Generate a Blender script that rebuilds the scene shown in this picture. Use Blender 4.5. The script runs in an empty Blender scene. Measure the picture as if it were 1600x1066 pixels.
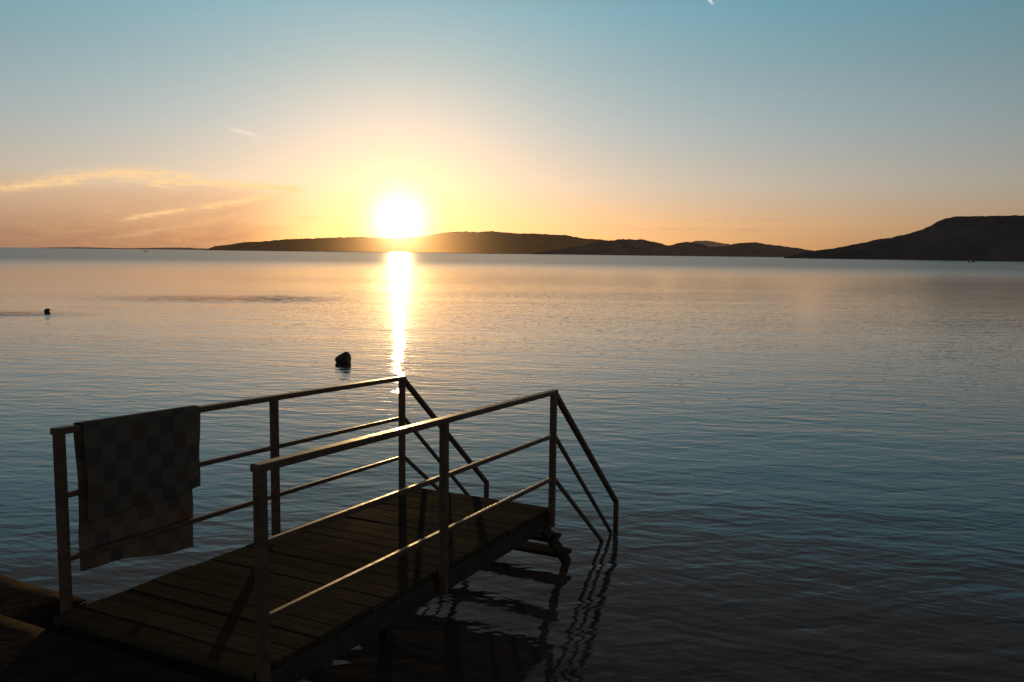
import bpy, bmesh, math, random
from mathutils import Vector, Matrix, noise
random.seed(7)
scene=bpy.context.scene
col=scene.collection
scene.view_settings.view_transform='Standard'
scene.view_settings.look='None'
scene.view_settings.exposure=0
R=math.radians
def lin(c):
    return tuple(((v/255)/12.92 if v/255<=0.04045 else ((v/255+0.055)/1.055)**2.4) for v in c)

# ------------------------------------------------------------ node helpers
class S:
    def __init__(s,nt,sock): s.nt=nt; s.k=sock
    def _m(s,op,b=None,rev=False):
        n=s.nt.nodes.new('ShaderNodeMath'); n.operation=op
        ins=[s,b] if not rev else [b,s]
        for i,v in enumerate(ins):
            if v is None: continue
            if isinstance(v,S): s.nt.links.new(v.k,n.inputs[i])
            else: n.inputs[i].default_value=v
        return S(s.nt,n.outputs[0])
    def __add__(s,b): return s._m('ADD',b)
    __radd__=__add__
    def __mul__(s,b): return s._m('MULTIPLY',b)
    __rmul__=__mul__
    def __sub__(s,b): return s._m('SUBTRACT',b)
    def __rsub__(s,b): return s._m('SUBTRACT',b,True)
    def __truediv__(s,b): return s._m('DIVIDE',b)
    def exp(s): return s._m('EXPONENT')
    def mx(s,b): return s._m('MAXIMUM',b)
    def mn(s,b): return s._m('MINIMUM',b)
    def sqrt(s): return s._m('SQRT')
    def fl(s): return s._m('FLOOR')
def smooth(x,a,b,lo=0.0,hi=1.0):
    n=x.nt.nodes.new('ShaderNodeMapRange'); n.interpolation_type='SMOOTHSTEP'
    x.nt.links.new(x.k,n.inputs[0])
    n.inputs[1].default_value=a; n.inputs[2].default_value=b; n.inputs[3].default_value=lo; n.inputs[4].default_value=hi
    return S(x.nt,n.outputs[0])
def gauss(x,c,w): 
    d=(x-c)*(1.0/w); return ((d*d)*-1.0).exp()
def combine(nt,x,y,z):
    n=nt.nodes.new('ShaderNodeCombineXYZ')
    for i,v in enumerate((x,y,z)):
        if isinstance(v,S): nt.links.new(v.k,n.inputs[i])
        else: n.inputs[i].default_value=v
    return n.outputs[0]
def noiset(nt,vec,scale,detail=2,rough=.5,dist=0.0):
    n=nt.nodes.new('ShaderNodeTexNoise')
    if vec is not None: nt.links.new(vec,n.inputs['Vector'])
    n.inputs['Scale'].default_value=scale; n.inputs['Detail'].default_value=detail
    n.inputs['Roughness'].default_value=rough; n.inputs['Distortion'].default_value=dist
    return S(nt,n.outputs[0])
def cmul(nt,color,fac):
    n=nt.nodes.new('ShaderNodeVectorMath'); n.operation='SCALE'
    if isinstance(color,tuple): n.inputs[0].default_value=color[:3]
    else: nt.links.new(color,n.inputs[0])
    if isinstance(fac,S): nt.links.new(fac.k,n.inputs['Scale'])
    else: n.inputs['Scale'].default_value=fac
    return n.outputs[0]
def cadd(nt,a,b):
    n=nt.nodes.new('ShaderNodeVectorMath'); n.operation='ADD'
    nt.links.new(a,n.inputs[0]); nt.links.new(b,n.inputs[1]); return n.outputs[0]
def cmix(nt,fac,a,b):
    n=nt.nodes.new('ShaderNodeMix'); n.data_type='RGBA'
    if isinstance(fac,S): nt.links.new(fac.k,n.inputs[0])
    else: n.inputs[0].default_value=fac
    for i,v in ((6,a),(7,b)):
        if isinstance(v,tuple): n.inputs[i].default_value=(v[0],v[1],v[2],1)
        else: nt.links.new(v,n.inputs[i])
    return n.outputs[2]

# ------------------------------------------------------------ camera
F=1321.9
cam=bpy.data.cameras.new("camera"); camo=bpy.data.objects.new("camera",cam); col.objects.link(camo)
scene.camera=camo
cam.sensor_width=36; cam.lens=F/1600*36; cam.clip_start=0.05; cam.clip_end=60000
HW=2.53
p=math.atan(137/F); roll=math.atan(0.0118)
camo.matrix_world=Matrix.Translation((0,0,HW)) @ Matrix.Rotation(math.pi/2-p,4,'X') @ Matrix.Rotation(roll,4,'Z')

def ray(u,v):
    """direction (az, tan elevation) seen at photo pixel, used only to measure hill heights"""
    uu=u-800; vv=v-533
    a= uu*math.cos(roll)+vv*math.sin(roll); b=-uu*math.sin(roll)+vv*math.cos(roll)
    w=Matrix.Rotation(math.pi/2-p,3,'X') @ Vector((a,-b,-F)).normalized()
    return math.atan2(w.x,w.y), w.z/math.hypot(w.x,w.y)

# ------------------------------------------------------------ sun + world
SEL=R(2.0); SAZ=R(-7.6)
sd=Vector((math.sin(SAZ)*math.cos(SEL),math.cos(SAZ)*math.cos(SEL),math.sin(SEL)))
sl=bpy.data.lights.new("sun","SUN"); sl.energy=2.0; sl.angle=R(0.55); sl.color=(1,.66,.28)
so=bpy.data.objects.new("sun",sl); col.objects.link(so)
so.rotation_euler=(-sd).to_track_quat('-Z','Y').to_euler()
so.location=(0,0,30)

w=bpy.data.worlds.new("World"); scene.world=w; w.use_nodes=True
nt=w.node_tree; nt.nodes.clear()
tc=nt.nodes.new('ShaderNodeTexCoord')
nz=nt.nodes.new('ShaderNodeVectorMath'); nz.operation='NORMALIZE'; nt.links.new(tc.outputs['Generated'],nz.inputs[0])
D=nz.outputs[0]
sep=nt.nodes.new('ShaderNodeSeparateXYZ'); nt.links.new(D,sep.inputs[0])
X,Y,Z=[S(nt,sep.outputs[i]) for i in range(3)]
deg=180/math.pi
el=(Z.mx(0.0)._m('ARCSINE'))*deg
az=X._m('ARCTAN2',Y)*deg
dt=nt.nodes.new('ShaderNodeVectorMath'); dt.operation='DOT_PRODUCT'; nt.links.new(D,dt.inputs[0]); dt.inputs[1].default_value=sd
th=(S(nt,dt.outputs['Value']).mn(0.9999999)._m('ARCCOSINE'))*deg
ramp=nt.nodes.new('ShaderNodeValToRGB'); nt.links.new((el*(1/60)).k,ramp.inputs[0])
stops=[(0,(170,130,96)),(2.0,(190,158,126)),(4.5,(178,173,163)),(8,(154,170,175)),(12,(127,162,173)),(15.5,(104,159,177)),(19.5,(98,106,114)),(28,(74,75,79)),(60,(45,45,47))]
cr=ramp.color_ramp
while len(cr.elements)<len(stops): cr.elements.new(0.5)
for e,(x,c) in zip(cr.elements,stops):
    e.position=x/60; e.color=(*lin(c),1)
sky=ramp.outputs[0]
daz=az-math.degrees(SAZ)
behind=smooth(th,14,60,1.0,0.5)
sky=cmul(nt,sky,behind)
hz=(el*(-1/2.2)).exp()*gauss(daz,0,22)
glows=[((.86,.35,.0),hz),
 ((.30,.14,.03),gauss(th,0,8.5)),
 ((.26,.09,.01),(th*(-1/4.0)).exp()),
 ((.15,.17,.15),gauss(th,0,16)),
 ((1.8,1.0,.10),(th*(-1/1.4)).exp()),
 ((2.1,1.7,1.1),gauss(th,0,1.70)),
 ((8,6.5,4),gauss(th,0,.65))]
for c,f in glows: sky=cadd(nt,sky,cmul(nt,c,f))
# cirrus
cv=combine(nt,az*0.10,el*0.55,0.0)
n1=noiset(nt,cv,1.6,6,.6,.6)
n2=noiset(nt,combine(nt,az*0.35,el*1.7,3.0),1.0,7,.72,1.4)
wob=(n1-.5)*1.2+(n2-.5)*.5
def band(c,wd,a0,a1,soft=2.0):
    return gauss(el+wob,c,wd)*smooth(az,a0-soft,a0+soft)*smooth(az,a1-soft,a1+soft,1.0,0.0)
c1=((az+23.5)*(az+23.5))*-0.022+4.55
b1=band(c1,.32,-36,-20.5)
b1b=band(4.05,.15,-23,-14.2,.7)
c2=(az+16.5)*.2+3.35
b2=band(c2,.18,-24.5,-14.0,.7)
b4=band(c2-.9,.15,-25,-18,1.5)
b3=band(2.1,.10,-15.5,-12,1.0)
sheet=smooth(el+wob,4.6,2.8)*smooth(az+wob*2.0,-12.5,-19)
lit=(b1*1.0+b1b*1.7+b2*1.0+b3*.6+b4*.3)*smooth(n2,.30,.66)
shcol=cmix(nt,smooth(el,.3,3.4),lin((134,110,100)),lin((184,156,134)))
sky=cmix(nt,(sheet*.85*smooth(n2,.2,.65,.7,1.0)),sky,shcol)
sky=cmix(nt,lit.mn(.85),sky,lin((244,204,150)))
streak=gauss(el+wob*.35,1.75,.12)*smooth(az,3,9)*smooth(az,24,18)*smooth(n2,.4,.65)
streak2=gauss(el+wob*.35,2.3,.08)*smooth(az,8,12)*smooth(az,20,16)*smooth(n2,.4,.6)
sky=cmix(nt,(streak+streak2)*.5,sky,lin((190,140,122)))
wisp=gauss(el-(az*-.22),3.55,.11)*gauss(az,-17.4,.8)*smooth(n2,.2,.5)
sky=cmix(nt,wisp*.6,sky,lin((245,232,215)))
tip=gauss(el+(az*.8),15.75+12.5*.8,.10)*gauss(az,12.5,.16)
sky=cmix(nt,tip*.8,sky,lin((240,245,245)))
ns=nt.nodes.new('ShaderNodeTexSky'); ns.sky_type='NISHITA'; ns.sun_disc=False
ns.sun_elevation=SEL; ns.sun_rotation=SAZ
ns.air_density=1.0; ns.dust_density=1.5
sky=cadd(nt,sky,cmul(nt,ns.outputs[0],0.015))
bg=nt.nodes.new('ShaderNodeBackground'); nt.links.new(sky,bg.inputs[0]); bg.inputs[1].default_value=1.0
wo=nt.nodes.new('ShaderNodeOutputWorld'); nt.links.new(bg.outputs[0],wo.inputs[0])

# ------------------------------------------------------------ materials
def newmat(name):
    m=bpy.data.materials.new(name); m.use_nodes=True
    n=m.node_tree; b=n.nodes['Principled BSDF']; return m,n,b
def geo(n): 
    g=n.nodes.new('ShaderNodeNewGeometry'); return g.outputs['Position']
def bumpn(n,b,h,dist=1.0,strength=1.0):
    k=n.nodes.new('ShaderNodeBump'); k.inputs['Distance'].default_value=dist; k.inputs['Strength'].default_value=strength
    n.links.new(h.k,k.inputs['Height']); n.links.new(k.outputs[0],b.inputs['Normal'])
def matte(n,b,colsock,h,dist,fac):
    """mostly diffuse surface with a weak sheen"""
    d=n.nodes.new('ShaderNodeBsdfDiffuse'); n.links.new(colsock,d.inputs[0]); bumpn(n,d,h,dist)
    mx=n.nodes.new('ShaderNodeMixShader'); mx.inputs[0].default_value=fac
    n.links.new(d.outputs[0],mx.inputs[1]); n.links.new(b.outputs[0],mx.inputs[2]); n.links.new(mx.outputs[0],n.nodes['Material Output'].inputs[0])
def simple(name,c1,c2,scale,rough,metal=0,bump=0.002,stretch=(1,1,1),spec=.5,mt=None):
    m,n,b=newmat(name)
    mp=n.nodes.new('ShaderNodeMapping'); n.links.new(geo(n),mp.inputs[0]); mp.inputs['Scale'].default_value=stretch
    t=noiset(n,mp.outputs[0],scale,6,.6)
    c=cmix(n,smooth(t,.35,.65),c1,c2)
    n.links.new(c,b.inputs['Base Color'])
    r=smooth(t,.3,.7,rough*.8,min(1,rough*1.25)); n.links.new(r.k,b.inputs['Roughness'])
    b.inputs['Metallic'].default_value=metal; b.inputs['Specular IOR Level'].default_value=spec
    if bump: bumpn(n,b,t,bump)
    if mt is not None: matte(n,b,c,t,bump,mt)
    return m
m_steel=simple("painted_steel",(.12,.076,.056),(.165,.105,.076),14,.42,.2,.001,spec=.3,mt=.68)
m_steel2=simple("weathered_steel",(.06,.05,.046),(.08,.064,.056),10,.7,.0,.002,spec=.15,mt=.12)
m_stone=simple("stone",(.034,.027,.024),(.066,.048,.038),5,.9,0,.02,spec=.15,mt=.06)
m_ground=simple("shore_ground",(.04,.031,.027),(.058,.045,.037),5,.95,0,.02,spec=.05,mt=.04)
m_buoy=simple("buoy_plastic",(.07,.045,.035),(.11,.065,.05),8,.6,0,.002,spec=.3)
m_skin=simple("skin",(.28,.16,.11),(.33,.19,.13),10,.45,0,0)
m_hair=simple("hair",(.02,.014,.01),(.03,.02,.015),60,.4,0,.002)
m_boat=simple("boat_paint",(.05,.05,.055),(.07,.07,.08),2,.6,0,0)
m_cabin=simple("cabin_paint",(.08,.08,.08),(.1,.1,.1),2,.6,0,0)

# wood deck
m_wood,n,b=newmat("deck_wood")
PSI=1.1198; dx,dy=math.cos(PSI),math.sin(PSI); nx,ny=-dy,dx
mp=n.nodes.new('ShaderNodeMapping'); mp.vector_type='POINT'; n.links.new(geo(n),mp.inputs[0]); mp.inputs['Rotation'].default_value=(0,0,-PSI)
sp=n.nodes.new('ShaderNodeSeparateXYZ'); n.links.new(mp.outputs[0],sp.inputs[0])
T_=S(n,sp.outputs[0]); L_=S(n,sp.outputs[1])
grain=noiset(n,combine(n,T_*26.0,L_*1.6,0.0),1.0,6,.65,.5)
wn=n.nodes.new('ShaderNodeTexWhiteNoise'); wn.noise_dimensions='1D'; n.links.new(((T_*(1/.146)).fl()).k,wn.inputs['W'])
pl=S(n,wn.outputs[0])
blot=noiset(n,geo(n),2.2,4,.6)
cc=cmix(n,smooth(grain,.3,.7),(.052,.042,.032),(.080,.062,.043))
cc=cmul(n,cc,(pl*.3+.8)*smooth(blot,.3,.7,.82,1.18))
n.links.new(cc,b.inputs['Base Color']); n.links.new(smooth(blot,.3,.7,.6,.85).k,b.inputs['Roughness'])
b.inputs['Specular IOR Level'].default_value=.2
bumpn(n,b,grain,.003)
matte(n,b,cc,grain,.003,.035)

# water
SWX,SWY=-18.3,33.0
m_water,n,b=newmat("lake_water")
g=geo(n)
sp=n.nodes.new('ShaderNodeSeparateXYZ'); n.links.new(g,sp.inputs[0])
PX,PY=S(n,sp.outputs[0]),S(n,sp.outputs[1])
dist=((PX*PX)+(PY*PY)).sqrt()
def rot(a,sx,sy,z=0.0):
    ca,sa=math.cos(a),math.sin(a)
    return combine(n,(PX*ca+PY*sa)*sx,(PY*ca-PX*sa)*sy,z)
patch=noiset(n,rot(0.05,.02,.09),1.0,3,.55,.6)
amp=smooth(patch,.35,.65,.75,1.25)*smooth(dist,5,20,.66,1.0)
wake=gauss(PX,SWX-3.0,3.0)*gauss(PY,SWY-.7,1.0)*9.0+gauss(PX,-15.5,4.5)*gauss(PY,44,2.6)*5.0
amp=amp+wake*smooth(noiset(n,rot(0,.5,1.5,2.),1.0,2,.5),.35,.6)
h=noiset(n,rot(-.08,.22,.95),1.0,2,.5,.4)*.014
h=h+noiset(n,rot(-.32,.8,2.5,5.),1.0,2,.5,.5)*.011
h=h+noiset(n,rot(.25,1.6,4.8,9.),1.0,2,.5,.4)*.0086
h=h+noiset(n,rot(-.5,3.2,8.5,4.),1.0,2,.5,.3)*.0042
h=h*amp
bumpn(n,b,h,1.0)
b.inputs['Base Color'].default_value=(.080,.072,.074,1)
b.inputs['IOR'].default_value=1.333
b.inputs['Specular Tint'].default_value=(1,.91,.85,1)
n.links.new((smooth(dist,22,260,.022,.28)).k,b.inputs['Roughness'])

# hills: aerial haze painted into the material: weak emission as airlight, and
# see-through slopes that let in the sky glow, more so towards the low sun
def hillmat(name,c1,c2,air,haze,haze2=None,x0=0,x1=1):
    m,n,b=newmat(name)
    t=noiset(n,geo(n),.02,6,.65)
    n.links.new(cmix(n,smooth(t,.35,.65),c1,c2),b.inputs['Base Color']); b.inputs['Roughness'].default_value=1
    b.inputs['Specular IOR Level'].default_value=0
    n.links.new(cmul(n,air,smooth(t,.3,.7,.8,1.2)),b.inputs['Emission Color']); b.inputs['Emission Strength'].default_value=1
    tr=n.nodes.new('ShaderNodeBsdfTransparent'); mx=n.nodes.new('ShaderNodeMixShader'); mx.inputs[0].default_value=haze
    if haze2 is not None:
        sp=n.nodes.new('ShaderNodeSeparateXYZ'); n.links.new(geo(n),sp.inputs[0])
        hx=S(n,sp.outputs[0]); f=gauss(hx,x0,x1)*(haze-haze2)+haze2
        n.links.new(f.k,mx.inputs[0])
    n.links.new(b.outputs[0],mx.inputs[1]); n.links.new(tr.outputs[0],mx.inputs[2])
    n.links.new(mx.outputs[0],n.nodes['Material Output'].inputs[0])
    return m

# towel
m_towel,n,b=newmat("checked_terry_cloth")
uv=n.nodes.new('ShaderNodeUVMap'); sp=n.nodes.new('ShaderNodeSeparateXYZ'); n.links.new(uv.outputs[0],sp.inputs[0])
U,V=S(n,sp.outputs[0]),S(n,sp.outputs[1])
CK=.098
wn=n.nodes.new('ShaderNodeTexWhiteNoise'); wn.noise_dimensions='2D'
n.links.new(combine(n,(U*(1/CK)).fl(),(V*(1/CK)).fl(),0.0),wn.inputs['Vector'])
rp=n.nodes.new('ShaderNodeValToRGB'); rp.color_ramp.interpolation='CONSTANT'
par=((U*(1/CK)).fl()+(V*(1/CK)).fl())._m('FLOORED_MODULO',2.0)
pal=[(0,(.18,.15,.13)),(.25,(.155,.14,.14)),(.45,(.20,.145,.105)),(.62,(.19,.16,.14)),(.8,(.15,.14,.15))]
while len(rp.color_ramp.elements)<len(pal): rp.color_ramp.elements.new(.5)
for e,(x,c) in zip(rp.color_ramp.elements,pal): e.position=x; e.color=(*c,1)
n.links.new(wn.outputs[0],rp.inputs[0])
cc=cmix(n,par,rp.outputs[0],(.22,.195,.175))
nn=noiset(n,uv.outputs[0],260,2,.5)
cc=cmul(n,cc,smooth(nn,.3,.7,.8,1.1))
n.links.new(cc,b.inputs['Base Color']); b.inputs['Roughness'].default_value=1; b.inputs['Specular IOR Level'].default_value=.1
bumpn(n,b,nn,.002)
warm=n.nodes.new('ShaderNodeVectorMath'); warm.operation='MULTIPLY'; n.links.new(cc,warm.inputs[0]); warm.inputs[1].default_value=(1.1,1.0,.82)
tl=n.nodes.new('ShaderNodeBsdfTranslucent'); n.links.new(warm.outputs[0],tl.inputs[0])
mx=n.nodes.new('ShaderNodeMixShader'); mx.inputs[0].default_value=.36
n.links.new(b.outputs[0],mx.inputs[1]); n.links.new(tl.outputs[0],mx.inputs[2]); n.links.new(mx.outputs[0],n.nodes['Material Output'].inputs[0])

# ------------------------------------------------------------ object helpers
WL={}
def empty(name,loc,parent=None):
    o=bpy.data.objects.new(name,None); col.objects.link(o); o.empty_display_size=.1; WL[o]=Vector(loc)
    if parent: o.parent=parent; o.location=Vector(loc)-WL[parent]
    else: o.location=loc
    return o
def fin(bm,name,mat,loc,parent=None,smoothf=False):
    loc=Vector(loc)
    bmesh.ops.translate(bm,verts=bm.verts,vec=-loc)
    bmesh.ops.recalc_face_normals(bm,faces=bm.faces)
    me=bpy.data.meshes.new(name); bm.to_mesh(me); bm.free()
    if smoothf:
        for f in me.polygons: f.use_smooth=True
    o=bpy.data.objects.new(name,me); col.objects.link(o)
    if mat: me.materials.append(mat)
    if parent: o.parent=parent; o.location=loc-WL[parent]
    else: o.location=loc
    WL[o]=loc
    return o
def tag(o,label,cat,group=None):
    o["label"]=label; o["category"]=cat
    if group:o["group"]=group
def bar(bm,P,Q,wd,ht,side=None,bev=.004):
    P=Vector(P);Q=Vector(Q);a=(Q-P).normalized()
    s=Vector(side) if side else Vector((nx,ny,0))
    s=(s-a*s.dot(a)).normalized(); u=a.cross(s)
    vs=[]
    for E in (P,Q):
        for i,j in ((-1,-1),(1,-1),(1,1),(-1,1)): vs.append(bm.verts.new(E+s*(i*wd/2)+u*(j*ht/2)))
    fs=[bm.faces.new([vs[i] for i in q]) for q in ((0,1,2,3),(7,6,5,4),(0,4,5,1),(1,5,6,2),(2,6,7,3),(3,7,4,0))]
    bmesh.ops.recalc_face_normals(bm,faces=fs)
    if bev:
        es=list({e for f in fs for e in f.edges})
        bmesh.ops.bevel(bm,geom=es,offset=bev,segments=2,affect='EDGES',profile=.5)

# ------------------------------------------------------------ water / ground / hills
bm=bmesh.new()
q=30000
vs=[bm.verts.new(v) for v in ((-q,-60,0),(q,-60,0),(q,q,0),(-q,q,0))]; bm.faces.new(vs)
o=fin(bm,"water",m_water,(0,0,0)); o["kind"]="structure"

def hill(name,prof,dist0,depth,mat,seed=0,step=3):
    us=[]; u=prof[0][0]
    while u<=prof[-1][0]: us.append(u); u+=step
    bm=bmesh.new(); rows=14; grid=[]
    for u in us:
        for (a,ya),(c,yc) in zip(prof,prof[1:]):
            if a<=u<=c:
                k=(u-a)/(c-a); k2=k*k*(3-2*k); y=ya+(yc-ya)*(.5*k+.5*k2); break
        A,te=ray(u,y); 
        rdist=dist0+depth*.5
        H=max(0,te*rdist+HW)
        colv=[]
        for j in range(rows+1):
            t=j/rows; d=dist0+depth*t
            prof_h=math.sin(math.pi*min(1,t))**.8 if 0<t<1 else 0
            pos=Vector((math.sin(A)*d,math.cos(A)*d,0))
            nv=noise.fractal(pos*.006+Vector((seed,0,0)),1.0,2.0,5)
            z=H*prof_h*(1+ (.12*nv if abs(t-.5)>.05 else 0))
            if abs(t-.5)<.12: z+=(noise.noise(pos*.05)+noise.noise(pos*.13))*rdist*.0006*min(1,H/20)
            if H<.6: z=min(z,H)-1.0
            if j in(0,rows): z=-6
            colv.append(bm.verts.new((pos.x,pos.y,z)))
        grid.append(colv)
    for a,c in zip(grid,grid[1:]):
        for j in range(rows): bm.faces.new((a[j],c[j],c[j+1],a[j+1]))
    mid=grid[len(grid)//2][rows//2].co.copy(); mid.z=0
    o=fin(bm,name,mat,mid); o["kind"]="structure"; return o
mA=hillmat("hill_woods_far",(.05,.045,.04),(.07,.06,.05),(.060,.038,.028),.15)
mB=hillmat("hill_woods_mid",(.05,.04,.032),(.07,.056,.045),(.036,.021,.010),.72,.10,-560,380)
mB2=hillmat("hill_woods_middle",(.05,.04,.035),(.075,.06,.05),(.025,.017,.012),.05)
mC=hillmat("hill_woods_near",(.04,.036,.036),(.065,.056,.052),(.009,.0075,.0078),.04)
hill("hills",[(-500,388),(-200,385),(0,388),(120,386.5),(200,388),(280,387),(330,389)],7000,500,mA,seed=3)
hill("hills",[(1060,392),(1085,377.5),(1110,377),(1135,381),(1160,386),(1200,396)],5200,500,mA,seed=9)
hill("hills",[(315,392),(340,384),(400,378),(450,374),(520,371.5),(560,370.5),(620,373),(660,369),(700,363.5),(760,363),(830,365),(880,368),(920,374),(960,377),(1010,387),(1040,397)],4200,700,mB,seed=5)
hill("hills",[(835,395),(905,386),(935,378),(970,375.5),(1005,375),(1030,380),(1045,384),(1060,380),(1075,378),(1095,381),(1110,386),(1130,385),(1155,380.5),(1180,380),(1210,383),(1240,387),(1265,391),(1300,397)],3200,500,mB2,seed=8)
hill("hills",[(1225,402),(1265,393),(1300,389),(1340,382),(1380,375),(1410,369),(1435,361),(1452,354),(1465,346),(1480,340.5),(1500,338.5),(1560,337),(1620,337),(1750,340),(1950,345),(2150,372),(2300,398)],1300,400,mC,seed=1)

# ------------------------------------------------------------ jetty
Fp=Vector((0.317,6.249)); W=1.3675; SL=-.0422; ZT=1.502
def P(t,l,dz):
    return Vector((Fp.x+dx*t+nx*l,Fp.y+dy*t+ny*l,ZT+SL*t+dz))
def Pz(t,l,z): return Vector((Fp.x+dx*t+nx*l,Fp.y+dy*t+ny*l,z))
jet=empty("bathing_jetty",Pz(-1.5,W/2,0))
tag(jet,"small wooden bathing jetty with brown steel railings over water","jetty")
T0=-3.14;T1=.05; DK=-.905
bm=bmesh.new()
t=T0; i=0
while t<T1-.05:
    wd=.14; g0=random.uniform(-.003,.003)
    dzz=random.uniform(-.0015,.0015); e0=random.uniform(-.006,.006)
    a=P(t+wd/2,.045+e0,DK-.016+dzz); c=P(t+wd/2,W-.045+e0,DK-.016+dzz+g0)
    bar(bm,a,c,wd+.0015+random.uniform(-.0015,.001),.032,side=(dx,dy,SL),bev=.004)
    t+=.146
fin(bm,"deck",m_wood,P(-1.5,W/2,DK),jet)
bm=bmesh.new()
for l in (.062,W-.062):
    bar(bm,P(T0,l,DK-.095),P(T1,l,DK-.095),.05,.12)
for t in (T0+.05,-2.2,-1.2,-.4,T1-.05):
    bar(bm,P(t,.08,DK-.1),P(t,W-.08,DK-.1),.05,.09,side=(dx,dy,0))
fin(bm,"frame",m_steel2,P(-1.5,W/2,DK-.1),jet)
for t in (-2.6,-1.3):
    for l in (.62,W-.25):
        bm=bmesh.new(); a=P(t,l,DK-.10); bar(bm,a,Vector((a.x,a.y,-.8)),.07,.07)
        fin(bm,"support_pile",m_steel2,Vector((a.x,a.y,-.8)),jet)
K=1.52;M=1.245
for l,ts in ((W,(-3.035,-1.492,.032)),(0,(-3.119,-1.61,0))):
    tc_=ts[2]
    bm=bmesh.new()
    bar(bm,P(ts[0]-.03,l,0),P(tc_+.03,l,0),.054,.034,bev=.005)
    rail=fin(bm,"railing",m_steel,P(ts[0],l,DK),jet)
    for tt in ts:
        bm=bmesh.new(); a=P(tt,l,-.0165); c=P(tt,l,-1.034)
        bar(bm,c,a,.044,.044)
        fin(bm,"post",m_steel,c,rail)
    for d in (.331,.66):
        bm=bmesh.new()
        for t0,t1 in zip(ts,ts[1:]): bar(bm,P(t0+.015,l,-d),P(t1-.015,l,-d),.026,.028,bev=.004)
        fin(bm,"crossbar",m_steel,P(ts[0],l,-d),rail)
    bm=bmesh.new()
    top=P(tc_+.02,l,-.012); kn=P(tc_+K,l,0); kn.z=P(tc_,l,0).z-M
    bar(bm,top,kn,.046,.032)
    bar(bm,kn+Vector((0,0,.012)),Vector((kn.x,kn.y,-.6)),.040,.040)
    hr=fin(bm,"stair_handrail",m_steel,top,rail)
    bm=bmesh.new()
    for d,sc in ((.331,.98),(.66,.86)):
        a=P(tc_+.022,l,-d); e=a+Vector((dx*K*.9,dy*K*.9,-M*.97*sc*.98))
        bar(bm,a,e,.026,.028)
    fin(bm,"stair_crossbar",m_steel,P(tc_,l,-.66),rail)
zdk=P(T1,0,DK).z
st=empty("stair",Pz(T1,W/2,zdk-.1),jet)
for l in (.09,W-.09):
    bm=bmesh.new()
    bar(bm,Pz(T1-.02,l,zdk-.14),Pz(T1+1.0,l,zdk-.14-.90),.035,.09)
    fin(bm,"stringer",m_steel2,Pz(T1,l,zdk-.1),st)
for k in range(4):
    bm=bmesh.new(); z=zdk-.28-.20*k; t=T1+.14+.225*k
    bar(bm,Pz(t,.03,z),Pz(t,W-.03,z),.18,.03,side=(dx,dy,0))
    fin(bm,"tread",m_wood,Pz(t,W/2,z),st)

# ------------------------------------------------------------ towel
bm=bmesh.new(); uvl=bm.loops.layers.uv.new("UVMap")
NU,NV=70,130
t0=-3.053+.125; t1=-3.053+.895
grid=[]
for i in range(NU+1):
    fu=i/NU; t=t0+(t1-t0)*fu; colv=[]
    Lf=.525+.010*math.sin(fu*6+1)+.012*fu-.035*math.exp(-((fu-1)/.12)**2); Lb=.80+.09*fu+.008*math.sin(fu*7+2.2)
    for j in range(NV+1):
        s=-Lb+(Lb+Lf)*j/NV
        hw=.032
        if abs(s)<=hw: off=s; dz=.0215+.004*(1-(s/hw)**2)
        else:
            dr=abs(s)-hw; k=min(1,dr/.30)
            fold=(.013*math.sin(fu*10+1.4*dr+(.7 if s>0 else .2))+.004*math.sin(fu*23+dr*3)+.014*noise.noise(Vector((fu*5,dr*4,s*2))))*k
            sg=1 if s>0 else -1
            off=sg*(hw+.005*min(1,dr/.02)-.002*k)+fold
            if s>0: off=max(off,.020 if dr>.1 else .032)
            else: off=min(off,-.020 if dr>.1 else -.032)
            dz=.0215-dr
        tt=t+ .004*math.sin(abs(s)*6+fu*3)*min(1,abs(s)/.3)
        v=bm.verts.new(P(tt,W-off,dz)); colv.append((v,(fu*.80,s+2)))
    grid.append(colv)
for a,c in zip(grid,grid[1:]):
    for j in range(NV):
        qv=(a[j],c[j],c[j+1],a[j+1]); f=bm.faces.new([x[0] for x in qv])
        for lp,x in zip(f.loops,qv): lp[uvl].uv=x[1]
tw=fin(bm,"towel",m_towel,P((t0+t1)/2,W,0),None,True)
sm=tw.modifiers.new("s","SOLIDIFY"); sm.thickness=.005; sm.offset=0
tag(tw,"pastel checked beach towel hung over the brown steel top rail","towel")

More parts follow.
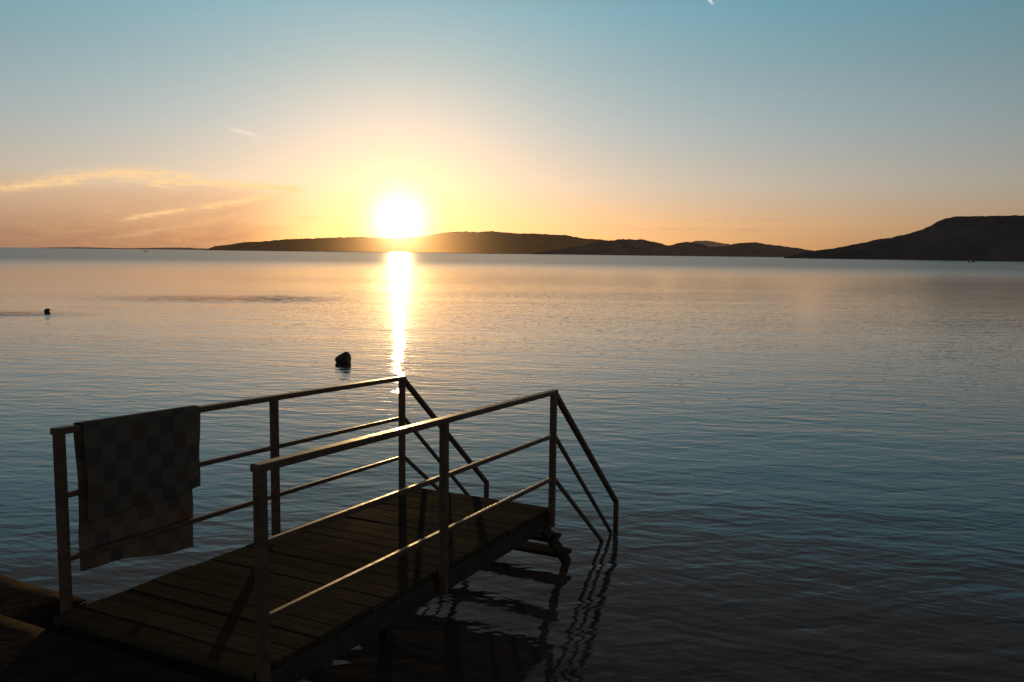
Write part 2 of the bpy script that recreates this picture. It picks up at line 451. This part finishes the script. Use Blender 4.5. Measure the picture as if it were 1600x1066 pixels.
# ------------------------------------------------------------ shore
bm=bmesh.new()
NX,NY=120,60; grid=[]
for i in range(NX+1):
    l=-14+28*i/NX; colv=[]
    for j in range(NY+1):
        t=-3.02-9.0*(j/NY)**1.6
        e=-3.02-t
        z=.57*min(1,(e/.30))**.4-.25*(1-min(1,e/.30)) + .03*noise.fractal(Vector((l*1.3,t*1.3,0)),1,2,5)*min(1,e/.3)
        pt=Pz(t-.12+.12*noise.noise(Vector((l*.8,0,3))),l,z); colv.append(bm.verts.new(pt))
    grid.append(colv)
for a,c in zip(grid,grid[1:]):
    for j in range(NY): bm.faces.new((a[j],c[j],c[j+1],a[j+1]))
o=fin(bm,"ground",m_ground,Pz(-3.3,0,0),None,True); o["kind"]="structure"
def stone(t,l,z,st_,sl_,sz,rotz,seed,label):
    bm=bmesh.new(); bmesh.ops.create_cube(bm,size=2)
    bmesh.ops.bevel(bm,geom=bm.edges[:],offset=.035,segments=2,affect='EDGES')
    bmesh.ops.subdivide_edges(bm,edges=bm.edges[:],cuts=9,use_grid_fill=True)
    for v in bm.verts:
        q_=Vector((v.co.x*st_,v.co.y*sl_,v.co.z*sz))
        n_=noise.fractal(q_*2.0+Vector((seed*7,0,0)),1,2,6); d_=v.co.normalized(); v.co+=Vector((d_.x*n_*.06,d_.y*n_*.03,d_.z*n_*.03))
    M_=Matrix.Rotation(PSI+rotz,4,'Z')@Matrix.Rotation(random.uniform(-.02,.02),4,'X')@Matrix.Diagonal((st_/2,sl_/2,sz/2,1))
    bm.transform(M_); c=Pz(t,l,z); bmesh.ops.translate(bm,verts=bm.verts,vec=c)
    o=fin(bm,"shore_stone",m_stone,c-Vector((0,0,sz/2)),None,True)
    tag(o,label,"stone","stones along the lake edge")
stone(-3.64,.66,.50,.84,2.9,.42,-.035,1,"long flat brown stone block at the foot of the jetty")
stone(-3.06,2.50,.36,.78,1.7,.44,-.03,2,"rough brown stone beside the jetty at the waterline")
stone(-3.62,-1.75,.46,.8,1.6,.45,.06,3,"rough brown stone on the lake edge")
stone(-3.84,3.05,.40,.74,1.7,.42,.02,4,"rough brown stone on the lake edge")

# ------------------------------------------------------------ buoy
bc=Vector((-3.88,19.2,.085))
bm=bmesh.new()
prof=[(0,-.165),(.125,-.165),(.14,-.155),(.148,-.135),(.144,-.10),(.118,.0),(.085,.09),(.062,.145),(.045,.160),(.0,.162)]
rings=[]
for r_,z_ in prof:
    rings.append([bm.verts.new((max(r_,.001)*math.cos(a*math.tau/28),max(r_,.001)*math.sin(a*math.tau/28),z_)) for a in range(28)])
for a,c in zip(rings,rings[1:]):
    for k in range(28): bm.faces.new((a[k],a[(k+1)%28],c[(k+1)%28],c[k]))
bm.faces.new(rings[0]); bm.faces.new(rings[-1][::-1])
axd=Vector((-.90,.25,-.20)).normalized()
Mt=Matrix.Translation(bc)@axd.to_track_quat('Z','Y').to_matrix().to_4x4()
bm.transform(Mt)
by=fin(bm,"mooring_buoy",m_buoy,bc,None,False); tag(by,"dark cone-shaped mooring buoy floating tilted on the water","buoy")
bm=bmesh.new()
ringv=[]
for a in range(20):
    th_=a*math.tau/20; cc_=Vector((.022*math.cos(th_),0,.165+.022*math.sin(th_))); rg=[]
    for b_ in range(8):
        ph=b_*math.tau/8; rg.append(bm.verts.new(cc_+Vector((math.cos(th_)*math.cos(ph),math.sin(ph),math.sin(th_)*math.cos(ph)))*.007))
    ringv.append(rg)
for a in range(20):
    for b_ in range(8): bm.faces.new((ringv[a][b_],ringv[(a+1)%20][b_],ringv[(a+1)%20][(b_+1)%8],ringv[a][(b_+1)%8]))
bm.transform(Mt); fin(bm,"ring_handle",m_steel2,bc+axd*.17,by,True)

# ------------------------------------------------------------ swimmer
sw=Vector((SWX,SWY,-.13))
joints={
 'pelvis':(-.55,0,-.14,.13),'waist':(-.32,0,-.09,.12),'chest':(-.08,0,-.03,.145),'neckb':(.07,0,.03,.075),'neck':(.11,0,.08,.065),'head':(.15,0,.16,.09),'crown':(.14,0,.22,.075),
 'shL':(.02,.17,.0,.06),'elL':(.25,.30,-.05,.043),'wrL':(.45,.16,-.05,.03),'haL':(.53,.13,-.05,.025),
 'shR':(.02,-.17,.0,.06),'elR':(.25,-.30,-.05,.043),'wrR':(.45,-.16,-.05,.03),'haR':(.53,-.13,-.05,.025),
 'hpL':(-.62,.1,-.17,.09),'knL':(-.95,.22,-.25,.06),'anL':(-1.32,.2,-.22,.04),'ftL':(-1.5,.24,-.24,.03),
 'hpR':(-.62,-.1,-.17,.09),'knR':(-.95,-.22,-.25,.06),'anR':(-1.32,-.2,-.22,.04),'ftR':(-1.5,-.24,-.24,.03)}
ed=[('pelvis','waist'),('waist','chest'),('chest','neckb'),('neckb','neck'),('neck','head'),('head','crown'),('chest','shL'),('shL','elL'),('elL','wrL'),('wrL','haL'),('chest','shR'),('shR','elR'),('elR','wrR'),('wrR','haR'),
 ('pelvis','hpL'),('hpL','knL'),('knL','anL'),('anL','ftL'),('pelvis','hpR'),('hpR','knR'),('knR','anR'),('anR','ftR')]
ks=list(joints); me=bpy.data.meshes.new("person")
me.from_pydata([joints[k][:3] for k in ks],[(ks.index(a),ks.index(c)) for a,c in ed],[])
po=bpy.data.objects.new("person",me); col.objects.link(po); po.location=sw; po.rotation_euler=(0,0,R(8)); WL[po]=sw
md=po.modifiers.new("k","SKIN"); 
for k,v in zip(ks,me.skin_vertices[0].data):
    r_=joints[k][3]; v.radius=(r_,r_); v.use_root=(k=='pelvis')
po.modifiers.new("s","SUBSURF").levels=2; po.modifiers["s"].render_levels=2
me.materials.append(m_skin)
tag(po,"person swimming breaststroke with dark wet hair, head above water","person")
bm=bmesh.new(); bmesh.ops.create_icosphere(bm,subdivisions=3,radius=.112)
for v in bm.verts:
    v.co.x*=1.2; v.co+=v.co.normalized()*.006*noise.noise(v.co*30)
    if v.co.x>.05 and v.co.z<.04: v.co.x=.05
    if v.co.z<-.08: v.co.z=-.08
hp=Vector((.125,0,.19)); hl=bpy.data.meshes.new("hair"); bm.to_mesh(hl); bm.free()
ho=bpy.data.objects.new("hair",hl); col.objects.link(ho); ho.parent=po; ho.location=hp; hl.materials.append(m_hair)

# ------------------------------------------------------------ far boats
def boat(loc,rotz,label,L=5.0):
    bm=bmesh.new(); secs=[]
    for i in range(13):
        k=i/12; x=(k-.5)*L; wd=.95*(1-max(0,(k-.45)/.55)**2.4)*(.85+.15*min(1,k/.2)); sh=.62+.35*max(0,k-.4)**1.5
        secs.append([bm.verts.new((x,wd*a,z)) for a,z in ((-1,sh),(-.92,.25),(-.55,-.1),(0,-.25),(.55,-.1),(.92,.25),(1,sh),(.86,sh-.02),(.8,.2),(-.8,.2),(-.86,sh-.02))])
    for a,c in zip(secs,secs[1:]):
        for j in range(11): bm.faces.new((a[j],c[j],c[(j+1)%11],a[(j+1)%11]))
    bm.faces.new(secs[0]); bm.faces.new(secs[-1][::-1])
    bm.transform(Matrix.Translation(loc)@Matrix.Rotation(rotz,4,'Z'))
    o=fin(bm,"motor_boat",m_boat,loc); tag(o,label,"boat","small boats out on the lake")
    bm=bmesh.new(); bar(bm,(-.3,0,.2),(.9,0,.2),1.3,1.4,side=(0,1,0),bev=.12)
    for v in bm.verts:
        if v.co.z>.5: v.co.x=v.co.x*.75+.0; v.co.y*=.85
    bmesh.ops.translate(bm,verts=bm.verts,vec=(0,0,.45))
    bm.transform(Matrix.Translation(loc)@Matrix.Rotation(rotz,4,'Z'))
    fin(bm,"cabin",m_cabin,Vector(loc)+Vector((0,0,.4)),o)
boat(Vector((-398,920,0)),R(12),"small dark cabin motorboat on the open lake")
boat(Vector((345,640,0)),R(-6),"small dark cabin motorboat near the wooded headland")
